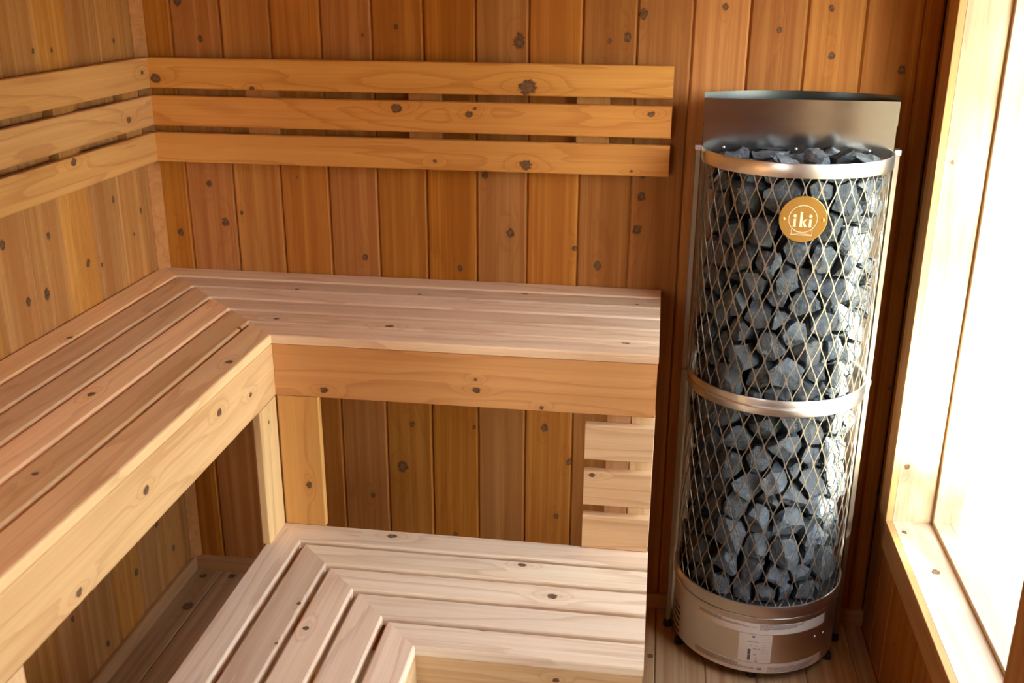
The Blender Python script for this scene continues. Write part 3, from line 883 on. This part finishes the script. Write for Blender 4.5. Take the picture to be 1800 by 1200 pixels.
letters += [[(-0.0085, 0.0190), (-0.0005, 0.0190), (-0.0015, 0.0170), (-0.0015, -0.0165), (-0.0002, -0.0198), (-0.0095, -0.0198), (-0.0080, -0.0168), (-0.0075, 0.0170)],
            [(-0.0015, -0.0075), (0.0062, 0.0005), (0.0108, 0.0005), (0.0026, -0.0080)],
            [(-0.0012, -0.0078), (0.0030, -0.0060), (0.0112, -0.0198), (0.0040, -0.0198)]]
flat('emblem_letters', letters)
frame = [[(-0.0275, -0.0250), (-0.0263, -0.0250), (-0.0263, -0.0410), (-0.0275, -0.0410)], [(0.0245, -0.0250), (0.0257, -0.0250), (0.0257, -0.0415), (0.0245, -0.0415)],
         [(-0.0290, -0.0408), (0.0255, -0.0423), (0.0255, -0.0411), (-0.0290, -0.0398)]]
frame += arc_ring(-0.0010, -0.0405, 0.0265, 0.0032, 0.0010, 20, 0, math.pi)
flat('emblem_box', frame)
for x in (-0.0490, 0.0490):
    link('screw', fix(mesh_from('screw', *dome(0.0046), M['brass'], True)), badge, (x, -0.003, 0.0))

# ================================================================ STONES
def clip_poly(faces, n_, d_):
    """cut a convex solid (list of faces, each a list of points) by the half-space n.p <= d"""
    out, cap = [], []
    for fc in faces:
        new = []
        for i in range(len(fc)):
            a, b = fc[i], fc[(i + 1) % len(fc)]
            da, db = a @ n_ - d_, b @ n_ - d_
            if da <= 0: new.append(a)
            if (da < 0 < db) or (db < 0 < da):
                q = a + (b - a) * (da / (da - db))
                new.append(q); cap.append(q)
        if len(new) >= 3: out.append(new)
    if len(cap) >= 3:
        c_ = np.mean(cap, axis=0)
        u = cap[0] - c_
        if np.linalg.norm(u) > 1e-9:
            u = u / np.linalg.norm(u)
            w = np.cross(n_, u)
            cap.sort(key=lambda p_: math.atan2((p_ - c_) @ w, (p_ - c_) @ u))
            out.append(cap)
    return out

NST = 168
ZS0, ZS1 = 0.285, 1.545
SA = 0.222                                       # radius at which the stones of the outer layer are spaced
smax = SA * math.radians(86)
pts = np.stack([rng.uniform(-smax, smax, NST), rng.uniform(ZS0, ZS1, NST)], 1)
wts = rng.normal(0, 1, NST)
want = 0.0545 * (1 + 0.26 * np.clip(wts, -1.6, 1.6))
for it in range(160):                            # spread the stones evenly, big ones keeping more room
    df = pts[:, None, :] - pts[None, :, :]
    dd = np.sqrt((df ** 2).sum(-1)) + 1e-9
    np.fill_diagonal(dd, 9)
    lim = (want[:, None] + want[None, :]) * 0.92
    push = np.clip(lim - dd, 0, None)
    pts += (df / dd[..., None] * push[..., None]).sum(1) * 0.22
    pts[:, 0] = np.clip(pts[:, 0], -smax, smax)
    pts[:, 1] = np.clip(pts[:, 1], ZS0, ZS1)
rad = 0.203 + rng.uniform(-0.014, 0.012, NST)
th = pts[:, 0] / SA
cen = np.stack([rad * np.sin(th), -rad * np.cos(th), pts[:, 1]], 1)
# the stones that lie heaped on top, behind the upper rim
top = []
for (x, y, z) in ((-0.185, -0.10, 1.556), (-0.165, -0.035, 1.553), (-0.105, -0.125, 1.560), (-0.045, -0.165, 1.562), (0.035, -0.165, 1.566), (0.105, -0.125, 1.575), (0.165, -0.085, 1.566),
                  (-0.085, -0.045, 1.552), (0.0, -0.075, 1.556), (0.085, -0.045, 1.562), (0.195, -0.03, 1.556), (0.15, -0.14, 1.562), (-0.135, -0.165, 1.552)):
    top.append((x, y, z - 0.010))
cen = np.concatenate([cen, np.array(top)], 0)
wt_ = np.concatenate([wts * 0.0004, np.zeros(len(top))])

def rock(i):
    c_ = cen[i]
    hb = 0.07
    lo, hi = c_ - hb, c_ + hb
    P = [np.array(q) for q in [(lo[0], lo[1], lo[2]), (hi[0], lo[1], lo[2]), (hi[0], hi[1], lo[2]), (lo[0], hi[1], lo[2]), (lo[0], lo[1], hi[2]), (hi[0], lo[1], hi[2]), (hi[0], hi[1], hi[2]), (lo[0], hi[1], hi[2])]]
    faces = [[P[j] for j in q] for q in [(0, 3, 2, 1), (4, 5, 6, 7), (0, 1, 5, 4), (1, 2, 6, 5), (2, 3, 7, 6), (3, 0, 4, 7)]]
    d2 = ((cen - c_) ** 2).sum(1)
    for j in np.argsort(d2)[1:22]:
        dv = cen[j] - c_
        L = np.linalg.norm(dv)
        n_ = dv / L
        tw = np.random.default_rng(min(i, j) * 1000 + max(i, j)).normal(0, 0.16, 3)     # skew the meeting faces, the same for both stones
        n2 = n_ * 1.0
        tw = (tw - n_ * (tw @ n_)) * (1 if i < j else -1)
        n2 = n_ + tw
        n2 /= np.linalg.norm(n2)
        mid = (c_ + cen[j]) / 2 + n_ * (wt_[i] - wt_[j]) / (2 * L)
        faces = clip_poly(faces, n2, mid @ n2 - 0.0014)
    # the outside of the cage, two slanting broken faces, and a few chipped corners
    if i < NST:
        a = th[i]
        out = np.array([math.sin(a), -math.cos(a), 0])
        tang = np.array([math.cos(a), math.sin(a), 0])
        lim = HR - 0.0045
        for k in (-0.10, 0.0, 0.10):
            nn = np.array([math.sin(a + k), -math.cos(a + k), 0]); faces = clip_poly(faces, nn, lim)
        faces = clip_poly(faces, -out, -0.158)
        nn = np.array([rng.normal(0, .12), rng.normal(0, .12), 1.0]); nn /= np.linalg.norm(nn)
        if c_[2] > 1.47: faces = clip_poly(faces, nn, np.array([c_[0], c_[1], rng.uniform(1.538, 1.560)]) @ nn)
        for _ in range(3):
            nn = out + tang * rng.normal(0, 0.42) + np.array([0, 0, rng.normal(0.12, 0.45)])
            nn /= np.linalg.norm(nn)
            faces = clip_poly(faces, nn, c_ @ nn + rng.uniform(0.022, 0.042))
    faces = clip_poly(faces, np.array([0, 1.0, 0]), -0.0045)
    faces = clip_poly(faces, np.array([0, 0, -1.0]), -0.2635)
    if i >= NST:
        faces = clip_poly(faces, np.array([0, 0, -1.0]), -1.466)
        for k in range(-4, 5):
            a = math.atan2(c_[0], -c_[1]) + k * 0.12
            faces = clip_poly(faces, np.array([math.sin(a), -math.cos(a), 0]), HR - 0.004)
        for _ in range(3):
            nn = np.array([rng.normal(0, .35), rng.normal(-.1, .35), 1.0]); nn /= np.linalg.norm(nn)
            faces = clip_poly(faces, nn, c_ @ nn + rng.uniform(0.016, 0.030))
    for _ in range(4):
        nn = rng.normal(0, 1, 3); nn /= np.linalg.norm(nn)
        faces = clip_poly(faces, nn, c_ @ nn + rng.uniform(0.030, 0.044))
    pv = np.array([q for fc in faces for q in fc])
    if len(pv) < 8 or c_[2] > 1.62 or (pv.max(0) - pv.min(0)).min() < 0.012: return None
    ctr = (pv.max(0) + pv.min(0)) / 2
    s = rng.uniform(0.90, 0.985)
    bm = bmesh.new()
    for q in pv:
        bm.verts.new((q - ctr) * s)
    bmesh.ops.remove_doubles(bm, verts=bm.verts, dist=0.0025)
    r_ = bmesh.ops.convex_hull(bm, input=bm.verts)
    junk = [g for g in r_['geom_interior'] + r_['geom_unused'] if isinstance(g, bmesh.types.BMVert)]
    if junk: bmesh.ops.delete(bm, geom=list(set(junk)), context='VERTS')
    bmesh.ops.dissolve_limit(bm, angle_limit=math.radians(6), verts=bm.verts, edges=bm.edges)
    bmesh.ops.bevel(bm, geom=list(bm.edges) + list(bm.verts), offset=0.0022, segments=1, affect='EDGES', clamp_overlap=True)
    bmesh.ops.triangulate(bm, faces=bm.faces)
    for _ in range(3):
        es = [e_ for e_ in bm.edges if e_.calc_length() > 0.0075]
        if es: bmesh.ops.subdivide_edges(bm, edges=es, cuts=1, use_grid_fill=False)
        bmesh.ops.triangulate(bm, faces=bm.faces)
    bm.normal_update()
    sd = Vector((i * 3.7, i * 1.3, 0))
    for q in bm.verts:
        p_ = q.co * 55 + sd
        q.co -= q.normal * (0.0030 + 0.0026 * noise.noise(p_) + 0.0016 * noise.noise(p_ * 2.7) + 0.0010 * noise.noise(p_ * 6.1))
    me = bpy.data.meshes.new('sauna_stone')
    bm.to_mesh(me); bm.free()
    me.materials.append(M['stone'])
    for p_ in me.polygons: p_.use_smooth = True
    me.set_sharp_from_angle(angle=math.radians(38))
    o = bpy.data.objects.new('sauna_stone', me)
    C.objects.link(o)
    o.location = Vector(ctr) + Vector((HX, HY, 0))
    return o
for i in range(len(cen)):
    o = rock(i)
    if o is None: continue
    if i < NST:
        sec = 'upper' if cen[i][2] > 0.90 else 'lower'
        side = 'left' if th[i] < -0.45 else ('right' if th[i] > 0.45 else 'middle')
        where = {'left': 'on the side towards the benches', 'right': 'on the side towards the window', 'middle': 'in the middle of the heater front'}[side]
        tag(o, 'dark grey sauna stone behind the %s mesh, %s' % (sec, where), 'stone', 'stones behind the %s mesh, %s' % (sec, side))
    else:
        tag(o, 'dark blue-grey sauna stone lying on top of the heap inside the upper rim', 'stone', 'stones heaped at the top of the heater')

# ================================================================ OUTSIDE: leafy trees that dapple the sun, unseen firs mostly added for shade
def trunk_vf(h, r0, r1, n=10):
    v = [(r0 * math.cos(2 * math.pi * i / n), r0 * math.sin(2 * math.pi * i / n), 0) for i in range(n)]
    v += [(r1 * math.cos(2 * math.pi * i / n), r1 * math.sin(2 * math.pi * i / n), h) for i in range(n)]
    f = [(i, (i + 1) % n, n + (i + 1) % n, n + i) for i in range(n)] + [tuple(range(n - 1, -1, -1)), tuple(range(n, 2 * n))]
    return v, f
def leafy_tree(x, y, zc, r, nl, label, seed):
    rr = random.Random(seed)
    t = empty('leafy_tree', (x, y, -0.3)); tag(t, label, 'tree')
    link('trunk', fix(mesh_from('trunk', *trunk_vf(zc + 0.3 - r * 0.3, 0.09, 0.03), M['bark'], True)), t)
    v, f = [], []
    for _ in range(nl):
        d = Vector((rr.gauss(0, 1), rr.gauss(0, 1), rr.gauss(0, 1))).normalized() * r * rr.random() ** 0.45
        d.z *= 0.85
        cl = noise.noise(d * 2.3 + Vector((seed, 0, 0)))
        if cl < -0.12: continue
        a = Vector((rr.gauss(0, 1), rr.gauss(0, 1), rr.gauss(0, 1))).normalized()
        b = a.orthogonal().normalized()
        s = rr.uniform(0.035, 0.06)
        p_ = d + Vector((0, 0, zc + 0.3))
        q = len(v)
        v += [tuple(p_ - a * s), tuple(p_ + b * s * 0.5), tuple(p_ + a * s), tuple(p_ - b * s * 0.5)]
        f.append((q, q + 1, q + 2, q + 3))
    o = link('foliage', mesh_from('foliage', v, f, M['leaf']), t)
    tag(o, kind='stuff')
def conifer(x, y, h, w, label, seed, taper=0.88):
    rr = random.Random(seed)
    t = empty('unseen_fir', (x, y, -0.3)); tag(t, label, 'tree', 'fir trees outside')
    link('trunk', fix(mesh_from('trunk', *trunk_vf(h * 0.9, 0.14, 0.03), M['bark'], True)), t)
    v, f = [], []
    n = 26
    tiers = 13
    for k in range(tiers):
        z0 = 0.35 + (h - 0.9) * k / tiers
        R = w * (1 - taper * k / tiers)
        q = len(v)
        v.append((0, 0, z0 + h / tiers * 1.7))
        for i in range(n):
            a = 2 * math.pi * (i + 0.5 * (k % 2)) / n
            rad_ = R * (1.0 if i % 2 else (0.62 if taper > 0.5 else 0.88)) * rr.uniform(0.88, 1.08)
            v.append((rad_ * math.cos(a), rad_ * math.sin(a), z0 - (0.12 if i % 2 else -0.1)))
        v.append((0, 0, z0 + 0.25))
        for i in range(n):
            f.append((q, q + 1 + i, q + 1 + (i + 1) % n))
            f.append((q + n + 1, q + 1 + (i + 1) % n, q + 1 + i))
    tag(link('foliage', fix(mesh_from('foliage', v, f, M['leaf'])), t), kind='stuff')
leafy_tree(4.45, -5.25, 2.80, 0.88, 8000, 'young leafy tree nearest the window outside', 3)
leafy_tree(6.60, -9.95, 8.27, 1.40, 10000, 'taller leafy tree standing behind the young one outside', 5)
for i, (x, y, h) in enumerate(((8.2, -13.2, 6.2), (11.8, -11.5, 6.0), (7.0, -18.0, 8.0), (13.0, -7.4, 5.4), (11.2, -16.4, 7.4))):
    conifer(x, y, h, 1.7, 'dark fir tree in the added group outside towards the sun', 80 + i)  # unseen firs added to dim the sky light on the jamb
for i in range(9):
    conifer(21.0 + 1.3 * (i % 2), -14.0 + 3.2 * i, 6.0 + (i * 37 % 5) * 0.3, 1.5, 'dark green fir tree in the added row to the right beyond the grass', 50 + i)  # unseen row added to hold back low sky light
for i, (x, y, h, w, lb) in enumerate(((3.86, -7.4, 11.0, 1.26, 'added tall column-like fir tree nearest the sauna front'), (3.9, -13.5, 12.0, 2.0, 'added tall fir tree standing farthest to the right outside'),  # both unseen, added to block sun through the front and side openings
                                      (0.2, -11.0, 9.0, 1.6, 'middle fir tree behind the nearest one outside the sauna front'), (-3.2, -8.6, 8.0, 1.6, 'smaller fir tree standing farthest to the left outside'))):
    conifer(x, y, h, w, lb, 20 + i, 0.45 if i == 0 else 0.88)
